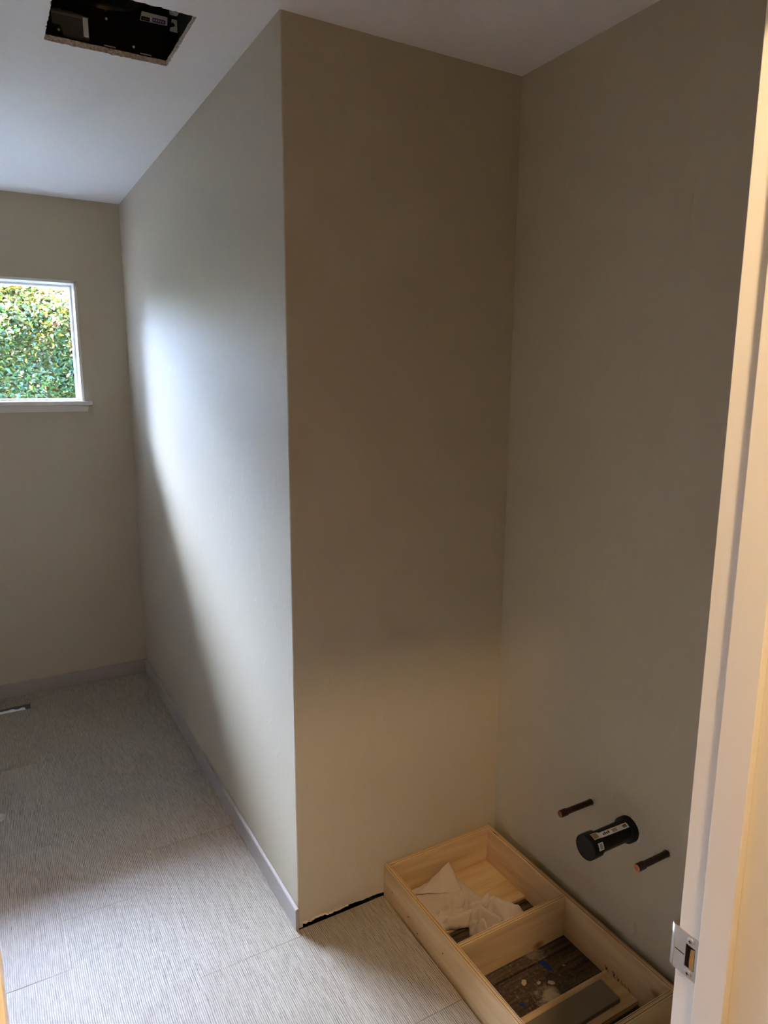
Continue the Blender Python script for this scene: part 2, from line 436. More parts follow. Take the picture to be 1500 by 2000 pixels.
for ci in range(-6, 1):
    x0 = ci * TW; x1 = x0 + TW
    off = -.030 + (.202 * (ci + 1)) % TL
    k0 = math.floor((YD0 + .05 - off) / TL) - 1
    for k in range(k0, k0 + 9):
        ya, yb = off + k * TL, off + (k + 1) * TL
        a0, b0 = max(ya, YD0 + .05), min(yb, (-.004 if ci == 0 else L - .002))
        if b0 - a0 < .01: continue
        gx, gy = .00005, .0008
        xa, xb = max(x0, XL) + gx, x1 - gx
        if ci == -1: xb = -.0008
        if xb - xa < .01: continue
        if ci == 0:
            e = lambda y: .2848 + .012 * y
            prism('tile', [(xa, a0 + gy), (e(a0), a0 + gy), (e(b0), b0 - gy), (xa, b0 - gy)], -.0095, 0, TILE, bed)
            continue
        hit = xa < RX1 and xb > RX0 and a0 < RY1 and b0 > RY0
        if hit:
            hx_a, hx_b = max(xa, RX0), min(xb, RX1)
            if hx_b > xb - .001:   # hole reaches the right side of this tile
                if hx_a <= xa + .001: parts = [(xa, a0 + gy, xb, RY0), (xa, RY1, xb, b0 - gy)]
                else: parts = [(xa, a0 + gy, xb, RY0), (xa, RY1, xb, b0 - gy), (xa, RY0, hx_a, RY1)]
            else: parts = [(xa, a0 + gy, xb, RY0), (xa, RY1, xb, b0 - gy), (hx_b, RY0, xb, RY1)]
            bm = bmesh.new()
            for p_ in parts:
                if p_[2] - p_[0] > .002 and p_[3] - p_[1] > .002: add_box(bm, (p_[0], p_[1], -.0095), (p_[2], p_[3], 0))
            from_bm('tile', bm, TILE, bed); continue
        whole = abs(a0 - ya) < 1e-6 and abs(b0 - yb) < 1e-6 and x0 >= XL and ci != -1
        if whole and full_mesh is not None:
            o = bpy.data.objects.new('tile', full_mesh); C.objects.link(o); o.location = (x0, ya, 0); o.parent = bed; continue
        if whole:
            o = prism('tile', [(gx, gy), (TW - gx, gy), (TW - gx, TL - gy), (gx, TL - gy)], -.0095, 0, TILE, bed)
            full_mesh = o.data; o.location = (x0, ya, 0); continue
        prism('tile', [(xa, a0 + gy), (xb, a0 + gy), (xb, b0 - gy), (xa, b0 - gy)], -.0095, 0, TILE, bed)

# exposed sub-floor planks under the vanity base
sub = box('subfloor', (.2622, YD1 - .06, -.07), (W, .10, -.044), DARKGAP)
tag(sub, 'exposed old plank sub-floor under the plywood base', 'floor', kind='structure')
for (ya, yb) in ((-.0735, .10), (-.2235, -.0785), (-.4200, -.2295), (-.5580, -.4270), (-.6890, -.5650), (-.8340, -.6960), (-.9790, -.8410), (-1.28, -.9860)):
    prism('plank', [(.264, ya), (W - .001, ya), (W - .001, yb), (.264, yb)], -.044, -.022, SUBF, sub, .0015)
tag(box('floor_hall', (XL, -3.4, -.05), (W, YD0 + .048, -.002), HALLF), 'warm wooden hall floor outside the doorway', 'floor', kind='structure')
tag(box('void_floor', (.0005, .10, -.07), (W, L, -.03), DARKGAP), 'dark cavity floor behind the partition', 'floor', kind='structure')

# ---- tile baseboards with rounded tops
def base_run(name, axis, pts, at, face, label):
    """pieces along axis between pts; `at` wall plane, pieces stand proud towards -axis normal"""
    root = empty(name, (-.005, 1.0, 0) if axis == 1 else (-.5, L - .005, 0)); tag(root, label, 'baseboard', kind='structure')
    h, th = .070, .0095
    pf = [(0, 0), (th, 0), (th, h - .006), (th * .86, h - .0025), (th * .6, h - .0005), (th * .3, h), (0, h)]
    for i in range(len(pts) - 1):
        a, b = pts[i] + .0010, pts[i + 1] - .0010
        vs = []
        for s in (a, b):
            for d, z in pf:
                vs.append((at - d, s, z + .001) if axis == 1 else (s, at - d, z + .001))
        k = len(pf); fs = [(j, (j + 1) % k, k + (j + 1) % k, k + j) for j in range(k)] + [tuple(range(k))[::-1], tuple(range(k, 2 * k))]
        bm = bmesh.new(); me = bpy.data.meshes.new('t'); me.from_pydata(vs, [], fs); bm.from_mesh(me); bpy.data.meshes.remove(me)
        from_bm('trim_tile', bm, BASET, root)
    return root
base_run('baseboard_right', 1, [-.0065, .578, 1.184, 1.79, L - .0105], -.0015, 0, 'taupe tile baseboard along the daylit partition wall')
base_run('baseboard_back', 0, [-1.534, -.926, -.3195, -.0005], L - .0005, 0, 'taupe tile baseboard under the window wall')

# ---- window
wr = empty('window_1', (-.87, L, WZ0)); tag(wr, 'white framed garden window in the end wall', 'window', kind='structure')
ly0, ly1 = L - .006, L + .088
box('jamb_liner', (WX1 - .013, ly0, WZ0 + .02), (WX1, ly1, WZ1), WHITE, wr, .0015)
box('jamb_liner', (WX0, ly0, WZ0 + .02), (WX0 + .013, ly1, WZ1), WHITE, wr, .0015)
box('head_liner', (WX0, ly0, WZ1 - .013), (WX1, ly1, WZ1), WHITE, wr, .0015)
box('window_stool', (WX0 - .033, 2.108, 1.466), (-.189, ly1, 1.487), WHITE, wr, .004, 3)
vs = [(WX0 - .013, 2.134, 1.435), (-.213, 2.134, 1.435), (-.205, 2.134, 1.466), (WX0 - .021, 2.134, 1.466)]
vs += [(x, L, z) for x, _, z in vs]
obj('window_apron', vs, [(0, 1, 2, 3), (7, 6, 5, 4), (0, 4, 5, 1), (1, 5, 6, 2), (2, 6, 7, 3), (3, 7, 4, 0)], WHITE, wr)
fy0, fy1 = ly1, L + .143
ix0, ix1, iz0, iz1 = WX0 + .024, -.2445, 1.4965, 2.040
box('sash_stile', (ix1, fy0, WZ0 + .02), (WX1, fy1, WZ1), VINYL, wr, .002)
box('sash_stile', (WX0, fy0, WZ0 + .02), (ix0, fy1, WZ1), VINYL, wr, .002)
box('sash_rail', (ix0, fy0, WZ0), (ix1, fy1, iz0), VINYL, wr, .002)
box('sash_rail', (ix0, fy0, iz1), (ix1, fy1, WZ1), VINYL, wr, .002)
mx_ = (WX0 + WX1) / 2
box('meeting_stile', (mx_ - .018, fy0 + .005, iz0), (mx_ + .018, fy1 - .005, iz1), VINYL, wr, .002)
for a, b in ((ix0, mx_ - .018), (mx_ + .018, ix1)):
    box('pane', (a - .003, fy0 + .026, iz0 - .003), (b + .003, fy0 + .030, iz1 + .003), GLASS, wr)

# ---- door frame (right jamb in view)
dr = empty('door_1', (-.357, (YD0 + YD1) / 2, 0)); tag(dr, 'white painted door frame the camera looks through', 'door', kind='structure')
def jamb(x0, x1): return box('jamb', (x0, YD0 - .001, 0), (x1, YD1 + .0005, DZ + .019), WHITE, dr, .0012)
jamb(DX1, DX1 + .0188); jamb(DX0 - .0188, DX0)
box('jamb_head', (DX0, YD0 - .001, DZ), (DX1, YD1 + .0005, DZ + .019), WHITE, dr, .0012)
SY0, SY1 = -1.298, -1.2605
box('door_stop', (DX1 - .011, SY0, 0), (DX1, SY1, DZ), WHITE, dr, .0012)
box('door_stop', (DX0, SY0, 0), (DX0 + .011, SY1, DZ), WHITE, dr, .0012)
box('door_stop', (DX0 + .011, SY0, DZ - .011), (DX1 - .011, SY1, DZ), WHITE, dr, .0012)
# strike plate with a curled lip, screws and dark pieces for shaded holes
pz0, pz1, py0, py1 = .888, .945, -1.2600, -1.2235
bm = bmesh.new()
hy_a, hy_b, hz_a, hz_b = -1.2515, -1.2385, .9005, .9315
for lo, hi in (((-.0016, py0, pz0), (0, hy_a, pz1)), ((-.0016, hy_b, pz0), (0, py1, pz1)), ((-.0016, hy_a, pz0), (0, hy_b, hz_a)), ((-.0016, hy_a, hz_b), (0, hy_b, pz1))):
    add_box(bm, lo, hi)
sp = from_bm('strike_plate', bm, STEEL, dr)
sp['label'] = 'brushed steel strike plate'
vs = []; fs = []; ns = 8; zz_ = [(0, .003), (.004, 0)]
for i in range(ns + 1):
    a = math.radians(75) * i / ns; R_ = .009
    cy_, cx_ = py1 + R_ * math.sin(a), -.0016 + R_ * (1 - math.cos(a))
    ins = .004 * max(0, (i - 5) / 3) ** 2
    for z in (pz0 + .0005 + ins, pz1 - .0005 - ins): vs.append((cx_, cy_, z))
for i in range(ns): fs.append((2 * i, 2 * i + 1, 2 * i + 3, 2 * i + 2))
lipo = obj('strike_lip', vs, fs, STEEL, sp, True)
sm = lipo.modifiers.new('thick', 'SOLIDIFY'); sm.thickness = .0014; sm.offset = -1
box('latch_hole_shade', (-.0006, hy_a, hz_a), (-.0001, hy_b, hz_b), DARKGAP, sp)  # flat dark piece painted as the shade inside the latch hole
obj('latch_tongue', [(-.0012, hy_a + .001, hz_a), (-.0012, hy_a + .0065, hz_a), (-.0007, hy_a + .0065, hz_b - .004), (-.0007, hy_a + .001, hz_b - .002),
                     (-.0030, hy_a + .003, hz_a + .006), (-.0030, hy_a + .006, hz_a + .012)], [(0, 1, 5, 4), (4, 5, 2, 3), (0, 4, 3), (1, 2, 5)], BRASS, sp)
box('slot_shade', (-.0020, hy_b + .001, .9145), (-.0015, py1 - .001, .9155), DARKGAP, sp)  # dark strip drawn as the shade of a slit
for z in (.8945, .9385):
    s_ = lathe('screw', [(0, .0045), (.0012, .0042), (.0018, .003), (.0016, 0)], (-1, 0, 0), (-.0016, -1.2425 - .002, z), STEEL, sp, 20)
    boxes('recess_shade', [((-.0037, -1.2455 - .0016, z - .0004), (-.0032, -1.2435 + .0008, z + .0004)), ((-.0037, -1.2449, z - .002), (-.0032, -1.2441, z + .002))], DARKGAP, sp)  # dark cross laid on the head as the recess shade

# ---- outside: eave, ground
tag(box('roof_eave', (-5, L + .145, 2.285), (4, 2.89, 2.40), SOFFIT), 'roof eave overhanging the window outside', 'roof', kind='structure')
tag(box('outside_wall', (W + .12, L + .05, -.4), (4, L + .144, 2.40), STUCCO), 'outside house wall right of the window', 'wall', kind='structure')
tag(box('outside_wall_left', (-5, L + .05, -.4), (XL - .12, L + .144, 2.40), STUCCO), 'outside house wall left of the window', 'wall', kind='structure')
tag(box('ground', (-30, L + .144, -.5), (30, 60, -.4), GROUND), 'pale concrete patio outside the window', 'ground', kind='structure')

# ------------------------------------------------------------------ hall ceiling lamps: the near one real, the far one an added light
lampm = NT('lit_opal_glass'); lampm.P.inputs['Base Color'].default_value = (.9, .86, .78, 1)
lampm.P.inputs['Emission Color'].default_value = (1, .75, .48, 1); lampm.P.inputs['Emission Strength'].default_value = 4.0
def ceiling_lamp(LX, LY, watts, label):
    cl = empty('ceiling_lamp', (LX, LY, H)); tag(cl, label, 'lamp', 'hall ceiling lamps')
    lathe('lamp_base', [(0, 0), (0, .12), (.02, .12), (.022, .105)], (0, 0, -1), (LX, LY, H), WHITE, cl, 32)
    lathe('lamp_diffuser', [(.02, .105), (.035, .098), (.05, .07), (.056, .03), (.057, 0)], (0, 0, -1), (LX, LY, H), lampm.m, cl, 32)
    ld = bpy.data.lights.new('lamp_glow', 'AREA'); ld.shape = 'DISK'; ld.size = .08; ld.energy = watts; ld.color = (1, .71, .42)
    lo_ = bpy.data.objects.new('lamp_glow', ld); C.objects.link(lo_); lo_.location = (LX, LY, H - .062); adopt(lo_, cl)
ceiling_lamp(-.31, -1.685, LAMP_W, 'round warm ceiling lamp in the hall just outside the door')
ceiling_lamp(.45, -2.55, FILL_LAMP_W, 'added unseen lamp farther back in the hall, lights the door stop')  # added out of view to brighten the hall edge of the door stop

# ------------------------------------------------------------------ exhaust fan housing in the ceiling
fx0, fx1, fy0_, fy1_, fz0, fz1 = -.475, -.118, .120, .452, H + .0135, H + .20
fan = empty('exhaust_fan', ((fx0 + fx1) / 2, (fy0_ + fy1_) / 2, H)); tag(fan, 'black exhaust fan housing recessed in the ragged ceiling cut-out', 'exhaust fan')
t_ = .002
boxes('housing', [((fx0 - t_, fy0_ - t_, fz0), (fx0, fy1_ + t_, fz1)), ((fx1, fy0_ - t_, fz0), (fx1 + t_, fy1_ + t_, fz1)), ((fx0, fy0_ - t_, fz0), (fx1, fy0_, fz1)),
                  ((fx0, fy1_, fz0), (fx1, fy1_ + t_, fz1)), ((fx0 - t_, fy0_ - t_, fz1), (fx1 + t_, fy1_ + t_, fz1 + t_))], BLACK, fan)
bc = (-.325, .335)
lathe('blower_ring', [(0, .108), (-.004, .104), (-.012, .098), (-.012, .090), (0, .084), (.03, .080)], (0, 0, 1), (bc[0], bc[1], 2.548), BLACKP, fan, 56)
bw = lathe('motor_hub', [(0, 0), (0, .03), (.004, .034), (.05, .036)], (0, 0, 1), (bc[0], bc[1], 2.556), BLACKP, fan, 32)
bm = bmesh.new()
for k in range(28):
    a = 2 * math.pi * k / 28
    mtx = Matrix.Translation((bc[0] + .068 * math.cos(a), bc[1] + .068 * math.sin(a), 2.585)) @ Matrix.Rotation(a + .7, 4, 'Z') @ Matrix.Diagonal((.016, .0012, .05, 1))
    bmesh.ops.create_cube(bm, size=1, matrix=mtx)
from_bm('blower_wheel', bm, BLACKP, fan)
# wiring compartment cover with curved top
vs = []; fs = []; jx0, jx1, jz0, jz1 = -.438, -.352, 2.459, 2.512
jn = 14
for i in range(jn + 1):
    x = jx0 + (jx1 - jx0) * i / jn; zt = jz1 + .010 * math.sin(math.pi * i / jn) * .6 + (.004 if i < 4 else 0)
    zb_ = jz0 + (.028 if x < -.415 else .004)
    for y in (fy1_ - .014, fy1_ - .0005): vs += [(x, y, zb_), (x, y, zt)]
for i in range(jn):
    a, b = 4 * i, 4 * i + 4
    fs += [(a, b, b + 1, a + 1), (a + 1, b + 1, b + 3, a + 3), (a, a + 2, b + 2, b)]
fs += [(0, 1, 3, 2), (4 * jn, 4 * jn + 2, 4 * jn + 3, 4 * jn + 1)]
jb = obj('wiring_cover', vs, fs, GALV, fan); jb['label'] = 'dull grey wiring cover'
box('cover_clip', (-.366, fy1_ - .018, 2.466), (-.354, fy1_ - .0135, 2.510), WLABEL, jb, .001)
box('cover_edge', (-.44, fy1_ - .017, 2.506), (-.352, fy1_ - .0135, 2.5125), LGRY, jb, .001)
# sticker with black and purple print
yk = fy1_ - .0008
def sheet(name, poly, y, mat, parent): return obj(name, [(x, y, z) for x, z in poly] + [(x, y + .0006, z) for x, z in poly], [(0, 1, 2, 3), (7, 6, 5, 4), (0, 4, 5, 1), (1, 5, 6, 2), (2, 6, 7, 3), (3, 7, 4, 0)], mat, parent)
st = sheet('sticker', [(-.219, 2.5435), (-.147, 2.5455), (-.145, 2.5665), (-.213, 2.5665)], yk, WLABEL, fan); st['label'] = 'white sticker with black and purple print'
sheet('black_block', [(-.2165, 2.5445), (-.193, 2.545), (-.193, 2.5545), (-.2145, 2.5545)], yk - .0006, LBLK, st)
sheet('purple_block', [(-.187, 2.546), (-.152, 2.547), (-.151, 2.557), (-.185, 2.557)], yk - .0006, LPUR, st)
for k in range(5): sheet('print_line', [(-.184 + k * .006, 2.5495), (-.181 + k * .006, 2.5495), (-.180 + k * .006, 2.5545), (-.183 + k * .006, 2.5535)], yk - .001, WLABEL, st)
for k in range(4): sheet('print_line', [(-.212 + k * .0045, 2.548), (-.209 + k * .0045, 2.548), (-.209 + k * .0045, 2.5505), (-.212 + k * .0045, 2.5505)], yk - .001, LGRY, st)
st2 = sheet('tag', [(-.141, 2.534), (-.120, 2.534), (-.1195, 2.5655), (-.134, 2.5655)], yk, WLABEL, fan); st2['label'] = 'small white tag with a black emblem'
obj('tag_emblem', [(-.133 + .008 * math.cos(a), yk - .0005, 2.546 + .011 * math.sin(a)) for a in [math.pi * k / 10 + .3 for k in range(11)]], [tuple(range(11))], LBLK, st2)
box('connector', (-.140, fy1_ - .02, 2.574), (-.1185, fy1_, 2.592), WLABEL, fan, .003)
for x, z in ((-.305, 2.527), (-.423, 2.475), (-.239, 2.474)):
    lathe('rivet', [(0, .0032), (.0015, .003), (.0022, .0015), (.0023, 0)], (0, -1, 0), (x, fy1_, z), WLABEL, fan, 14)
for x in (-.300, -.208):
    box('slot_light', (x - .0145, fy1_ - .0008, 2.4605), (x + .0145, fy1_ - .0001, 2.4635), WLABEL, fan)  # white strips painted as light shining through the housing slots

# ------------------------------------------------------------------ plywood vanity base (open box)
ZT, ZB = .108, -.0218
BY1 = -1.115
vb = empty('vanity_base', (.494, -.56, ZB)); tag(vb, 'open plywood vanity base box on the exposed planks', 'vanity base')
def board(name, lo, hi, thick_axis, run_axis):
    face = PLYX if run_axis == 0 else PLYY
    edge = m_plyedge(thick_axis, lo[thick_axis], hi[thick_axis] - lo[thick_axis], run_axis)
    bm = bmesh.new(); add_box(bm, lo, hi, 0, .0009, 1)
    for f in bm.faces:
        f.normal_update()
        if abs(f.normal[thick_axis]) < .5: f.material_index = 1
    return from_bm(name, bm, face, vb, mats=[face, edge])
fb = board('front_board', (.288, BY1, ZB), (.304, -.0025, ZT), 0, 1)
bb = board('back_board', (.684, BY1, ZB), (.6995, -.0025, ZT), 0, 1)
board('end_board', (.3042, -.0185, ZB), (.6838, -.0025, ZT), 1, 0)
board('divider', (.3042, -.3870, ZB), (.6838, -.3710, ZT), 1, 0)
board('divider', (.3042, -.7660, ZB), (.6838, -.7500, ZT), 1, 0)
board('end_board', (.3042, BY1, ZB), (.6838, BY1 + .016, ZT), 1, 0)
# thin panel on the floor of the first bay
box('bottom_panel', (.3045, -.2155, ZB), (.6835, -.019, -.0125), PLYX, vb, .0008)
# cleat across the second bay
ce = m_plyedge(2, ZB, .018, 0)
bm = bmesh.new(); add_box(bm, (.3045, -.662, ZB), (.6835, -.549, -.004), 0, .0009, 1)
for f in bm.faces:
    f.normal_update()
    if abs(f.normal.z) < .5: f.material_index = 1
from_bm('cleat', bm, PLYX, vb, mats=[PLYX, ce])
# marker strokes on the inner face of the back board
def stroke(bm, pts, w, x):
    for (a, b) in zip(pts[:-1], pts[1:]):
        a = Vector((0, *a)); b = Vector((0, *b)); d = (b - a).normalized(); nrm = Vector((0, -d.z, d.y)) * w
        bm.faces.new([bm.verts.new((x, *(p_.yz))) for p_ in (a - nrm, b - nrm, b + nrm, a + nrm)])
bm = bmesh.new(); X_ = .6836
for pts in ([(-.547, .010), (-.551, -.004), (-.553, .007), (-.559, -.007)], [(-.573, .010), (-.580, -.006)], [(-.573, .010), (-.580, .010), (-.581, .004), (-.577, .003), (-.586, -.007)],
            [(-.589, .009), (-.594, -.007), (-.596, .006)], [(-.603, .005), (-.609, -.006)], [(-.615, .004), (-.622, -.008)], [(-.628, .004), (-.633, -.004), (-.640, -.009)]):
    stroke(bm, pts, .0010, X_)
mk = from_bm('marker_strokes', bm, PENCIL, bb)
# nail heads in the front board
for y, z in ((-.055, .045), (-.15, .03), (-.20, .012), (-.33, .05)):
    lathe('nail_head', [(0, .0022), (.0006, .002), (.0007, 0)], (-1, 0, 0), (.288, y, z), PENCIL, fb, 10)

# grey slab lying on the cleat
gs = prism('foam_slab', [(.345, -.645), (.636, -.643), (.640, -.573), (.352, -.576)], -.0038, .009, GREYSLAB, None, .0012)
tag(gs, 'thin grey slab lying on the plywood cleat in the nearer bay', 'slab')
# scrap of blue tape, dried paint drips
def scrap(name, cx, cy, z, pts, hts, mat):
    n_ = len(pts); vs = [(cx, cy, z + .006)] + [(cx + x, cy + y, z + h) for (x, y), h in zip(pts, hts)]
    o = obj(name, vs, [(0, 1 + i, 1 + (i + 1) % n_) for i in range(n_)], mat)
    m = o.modifiers.new('thick', 'SOLIDIFY'); m.thickness = .0008; m.offset = 1; return o
tag(scrap('tape_scrap', .560, -.446, -.0218, [(-.010, .018), (.006, .020), (.012, .004), (.010, -.016), (.002, -.022), (-.006, -.004)], [.002, .004, .0, .001, .0, .003], BLUE), 'crumpled scrap of blue tape on the dark planks', 'tape')
tag(scrap('tape_scrap', .420, -.512, -.0218, [(-.006, .008), (.004, .010), (.008, -.002), (.002, -.010)], [.001, .002, 0, 0], BLUE), 'tiny second scrap of blue tape nearest the front board', 'tape')
for i, (x, y, r_, lab) in enumerate(((.471, -.457, .0085, 'round pale paint drip on the plank beside the front board'), (.506, -.478, .0055, 'small pale paint drip at the edge of the dust patch'), (.607, -.468, .0032, 'tiny white paint dot on the dark plank below the back board'),
                                     (.536, -.494, .008, 'oblong pale paint drip near the cleat'))):
    o = lathe('paint_drip', [(0, r_), (.0006, r_ * .85), (.0009, 0)], (0, 0, 1), (x, y, -.0220), PAINTD, None, 18)
    for v_ in o.data.vertices:
        a_ = math.atan2(v_.co.y - y, v_.co.x - x); k_ = 1 + .22 * math.sin(2 * a_ + i) + .12 * math.sin(5 * a_ + 2 * i)
        v_.co.x = x + (v_.co.x - x) * k_; v_.co.y = y + (v_.co.y - y) * k_
    tag(o, lab, 'paint drip', 'paint drips on the sub-floor')

# ------------------------------------------------------------------ rag in the first bay
def seg_d(px, py, a, b):
    ax, ay = a; bx, by = b; dx, dy = bx - ax, by - ay; t = np.clip(((px - ax) * dx + (py - ay) * dy) / (dx * dx + dy * dy), 0, 1)
    return np.hypot(px - ax - t * dx, py - ay - t * dy)
def poly_sd(px, py, poly):
    d = np.full(px.shape, 9.0); ins = np.zeros(px.shape, bool)
    for i in range(len(poly)):
        a, b = poly[i], poly[(i + 1) % len(poly)]
        d = np.minimum(d, seg_d(px, py, a, b))
        c = ((a[1] > py) != (b[1] > py)) & (px < (b[0] - a[0]) * (py - a[1]) / (b[1] - a[1] + 1e-12) + a[0]); ins ^= c
    return np.where(ins, d, -d)
def bumpy(x, y, seed, f):
    r2 = np.random.default_rng(seed); s = np.zeros_like(x)
    for k in range(7):
        a = r2.uniform(0, 2 * math.pi); fr = f * r2.uniform(.6, 1.7); s += np.sin((x * math.cos(a) + y * math.sin(a)) * fr + r2.uniform(0, 6.28)) / 7
    return s
FLZ = -.0125
def ridge(X, Y, a, b, w, h): return h * np.exp(-(seg_d(X, Y, a, b) / w) ** 2)
def h_main(X, Y):
    h = .008 + .006 * bumpy(X, Y, 3, 55) + .0022 * bumpy(X, Y, 4, 150)
    h += ridge(X, Y, (.400, -.205), (.500, -.215), .012, .018) + ridge(X, Y, (.395, -.165), (.47, -.19), .007, .013) + ridge(X, Y, (.47, -.19), (.53, -.20), .006, .022) - ridge(X, Y, (.46, -.203), (.52, -.212), .004, .012)
    h += ridge(X, Y, (.43, -.15), (.415, -.19), .006, .005) + ridge(X, Y, (.31, -.06), (.33, -.20), .02, .020)
    return np.maximum(h, .002)
main_poly = [(.3065, -.030), (.40, -.024), (.47, -.021), (.530, -.024), (.538, -.060), (.549, -.120), (.560, -.180), (.548, -.214), (.47, -.232), (.41, -.222), (.36, -.20), (.3065, -.17)]
def h_bunch(X, Y):
    h = .016 + .009 * bumpy(X, Y, 8, 75) + .003 * bumpy(X, Y, 9, 170)
    h += ridge(X, Y, (.545, -.228), (.592, -.280), .020, .034) + ridge(X, Y, (.465, -.228), (.545, -.200), .007, .022) + ridge(X, Y, (.452, -.285), (.525, -.330), .013, .030)
    h += ridge(X, Y, (.505, -.225), (.522, -.285), .008, .024) + ridge(X, Y, (.56, -.325), (.615, -.335), .014, .024) + ridge(X, Y, (.455, -.25), (.462, -.32), .006, .018)
    h -= ridge(X, Y, (.488, -.232), (.503, -.300), .005, .030) + ridge(X, Y, (.534, -.238), (.548, -.31), .005, .028) + ridge(X, Y, (.565, -.295), (.605, -.312), .004, .022)
    h -= ridge(X, Y, (.470, -.240), (.478, -.300), .003, .016) + ridge(X, Y, (.510, -.212), (.560, -.232), .003, .014)
    return np.maximum(h, .003)
bunch_poly = [(.455, -.225), (.50, -.196), (.55, -.188), (.598, -.212), (.622, -.262), (.625, -.315), (.60, -.352), (.53, -.362), (.46, -.345), (.438, -.29), (.437, -.255)]
def cloth_union():
    X, Y = np.meshgrid(np.arange(.300, .632, .002), np.arange(-.3685, -.016, .002), indexing='ij')
    wob = bumpy(X, Y, 5, 110) * .0035
    s1_ = poly_sd(X, Y, main_poly) + wob; s2_ = poly_sd(X, Y, bunch_poly) + wob
    f = lambda q: np.clip(q / .009, 0, 1) ** .5
    hh = np.maximum(h_main(X, Y) * 1.2 * f(s1_), h_bunch(X, Y) * 1.2 * f(s2_)); sd = np.maximum(s1_, s2_)
    fl = np.where(Y > -.2165, FLZ, np.where(Y < -.245, -.0218, FLZ - (-.2165 - Y) * .33)) + .0028
    Z = fl + hh; keep = (sd > 0) & (X > .3055) & (Y > -.3695) & (Y < -.0195)
    idx = -np.ones(X.shape, int); idx[keep] = np.arange(keep.sum())
    # pull the outermost ring onto the cloth outline so that the hem is smooth
    kp = np.pad(keep, 1); full = kp[:-2, 1:-1] & kp[2:, 1:-1] & kp[1:-1, :-2] & kp[1:-1, 2:] & kp[:-2, :-2] & kp[2:, 2:] & kp[:-2, 2:] & kp[2:, :-2]
    rim = keep & ~full; gx_, gy_ = np.gradient(sd, .002); gl = np.hypot(gx_, gy_) + 1e-9
    X = np.where(rim, X - gx_ / gl * sd, X); Y = np.where(rim, Y - gy_ / gl * sd, Y)
    Z = np.where(rim, fl, Z); X = np.clip(X, .3080, .64); Y = np.clip(Y, -.3660, -.0225)
    vs = np.stack([X[keep], Y[keep], Z[keep]], 1).tolist(); fs = []
    for i in range(X.shape[0] - 1):
        for j in range(X.shape[1] - 1):
            q_ = (idx[i, j], idx[i + 1, j], idx[i + 1, j + 1], idx[i, j + 1])
            if min(q_) >= 0: fs.append(tuple(int(k) for k in q_))
    return vs, fs
vall, fall = cloth_union()
# folded-over flap that leans up against the end board
nf = 26; base_i = len(vall)
A_, B_, C_ = Vector((.372, -.062, .012)), Vector((.520, -.0265, .047)), Vector((.515, -.108, .004))
D_ = Vector((.470, -.104, .005))
for i in range(nf + 1):
    u = i / nf
    for j in range(nf + 1):
        v = j / nf
        e1 = A_.lerp(B_, u); e2 = A_.lerp(D_, min(1, u * 1.25)) if u < .8 else D_.lerp(C_, (u - .8) / .2)
        p_ = e1.lerp(e2, v); p_.z += .009 * math.sin(math.pi * v) * math.sin(math.pi * min(1, u * 1.05)) + .0012 * math.sin(u * 17 + v * 9)
        vall.append(tuple(p_))
for i in range(nf):
    for j in range(nf):
        a = base_i + i * (nf + 1) + j; fall.append((a, a + nf + 1, a + nf + 2, a + 1))
rag = obj('cleaning_rag', vall, fall, RAG, None, True)
md = rag.modifiers.new('thick', 'SOLIDIFY'); md.thickness = .0022; md.offset = 1
tag(rag, 'rumpled off-white rag lying in the far bay of the plywood base', 'rag')

# ------------------------------------------------------------------ pipe stubs on the alcove side wall
COPL = plain('dulled_copper', srgb(142, 92, 72), .5, .5, .4, .3, 300)
def stub(y, z, x_end, label, face):
    root = empty('copper_stub', (W, y, z)); tag(root, label, 'pipe', 'capped copper water stubs')
    ln = W - x_end
    lathe('pipe', [(-.02, .0082), (ln - .022, .0082)], (-1, 0, 0), (W, y, z), COPD, root, 28)
    c_ = lathe('end_cap', [(ln - .026, .0083), (ln - .025, .0099), (ln - .003, .0099), (ln - .001, .0090)], (-1, 0, 0), (W, y, z), COPD, root, 28)
    lathe('cap_face', [(ln - .0012, .0091), (ln + .0004, .006), (ln + .0002, .003), (ln - .0008, .0018), (ln - .001, 0)], (-1, 0, 0), (W, y, z), face, root, 28)
    return root
def ragged_ring(name, y, z, r0, r1, seed, parent):
    rr = random.Random(seed); n_ = 48; vs = []
    for k in range(n_):
        a = 2 * math.pi * k / n_; ro = r1 + rr.uniform(-.0018, .0022)
        vs += [(W - .0004, y + math.cos(a) * r0, z + math.sin(a) * r0), (W - .0022, y + math.cos(a) * (r0 + ro) / 2, z + math.sin(a) * (r0 + ro) / 2), (W - .0003, y + math.cos(a) * ro, z + math.sin(a) * ro)]
    fs = []
    for k in range(n_):
        a, b = 3 * k, 3 * ((k + 1) % n_); fs += [(a, b, b + 1, a + 1), (a + 1, b + 1, b + 2, a + 2)]
    return obj(name, vs, fs, GYP, parent)
s1 = stub(-.421, .422, .606, 'capped copper stub nearest the alcove corner, left of the black drain', COPL); ragged_ring('plaster_ring', -.421, .422, .0085, .0125, 1, s1)
s2 = stub(-.678, .424, .614, 'capped copper stub with bright end, nearest the door frame', COPE); ragged_ring('plaster_ring', -.678, .424, .0085, .0125, 2, s2)
DY, DZ_ = -.556, .420
dn = empty('drain_stub', (W, DY, DZ_)); tag(dn, 'thick black capped drain pipe with stickers on the wall', 'pipe')
lathe('pipe', [(-.02, .0275), (.135, .0275)], (-1, 0, 0), (W, DY, DZ_), ABS, dn, 48)
lathe('wall_collar', [(-.01, .0345), (.018, .0345), (.020, .033), (.021, .0276)], (-1, 0, 0), (W, DY, DZ_), ABS, dn, 48)
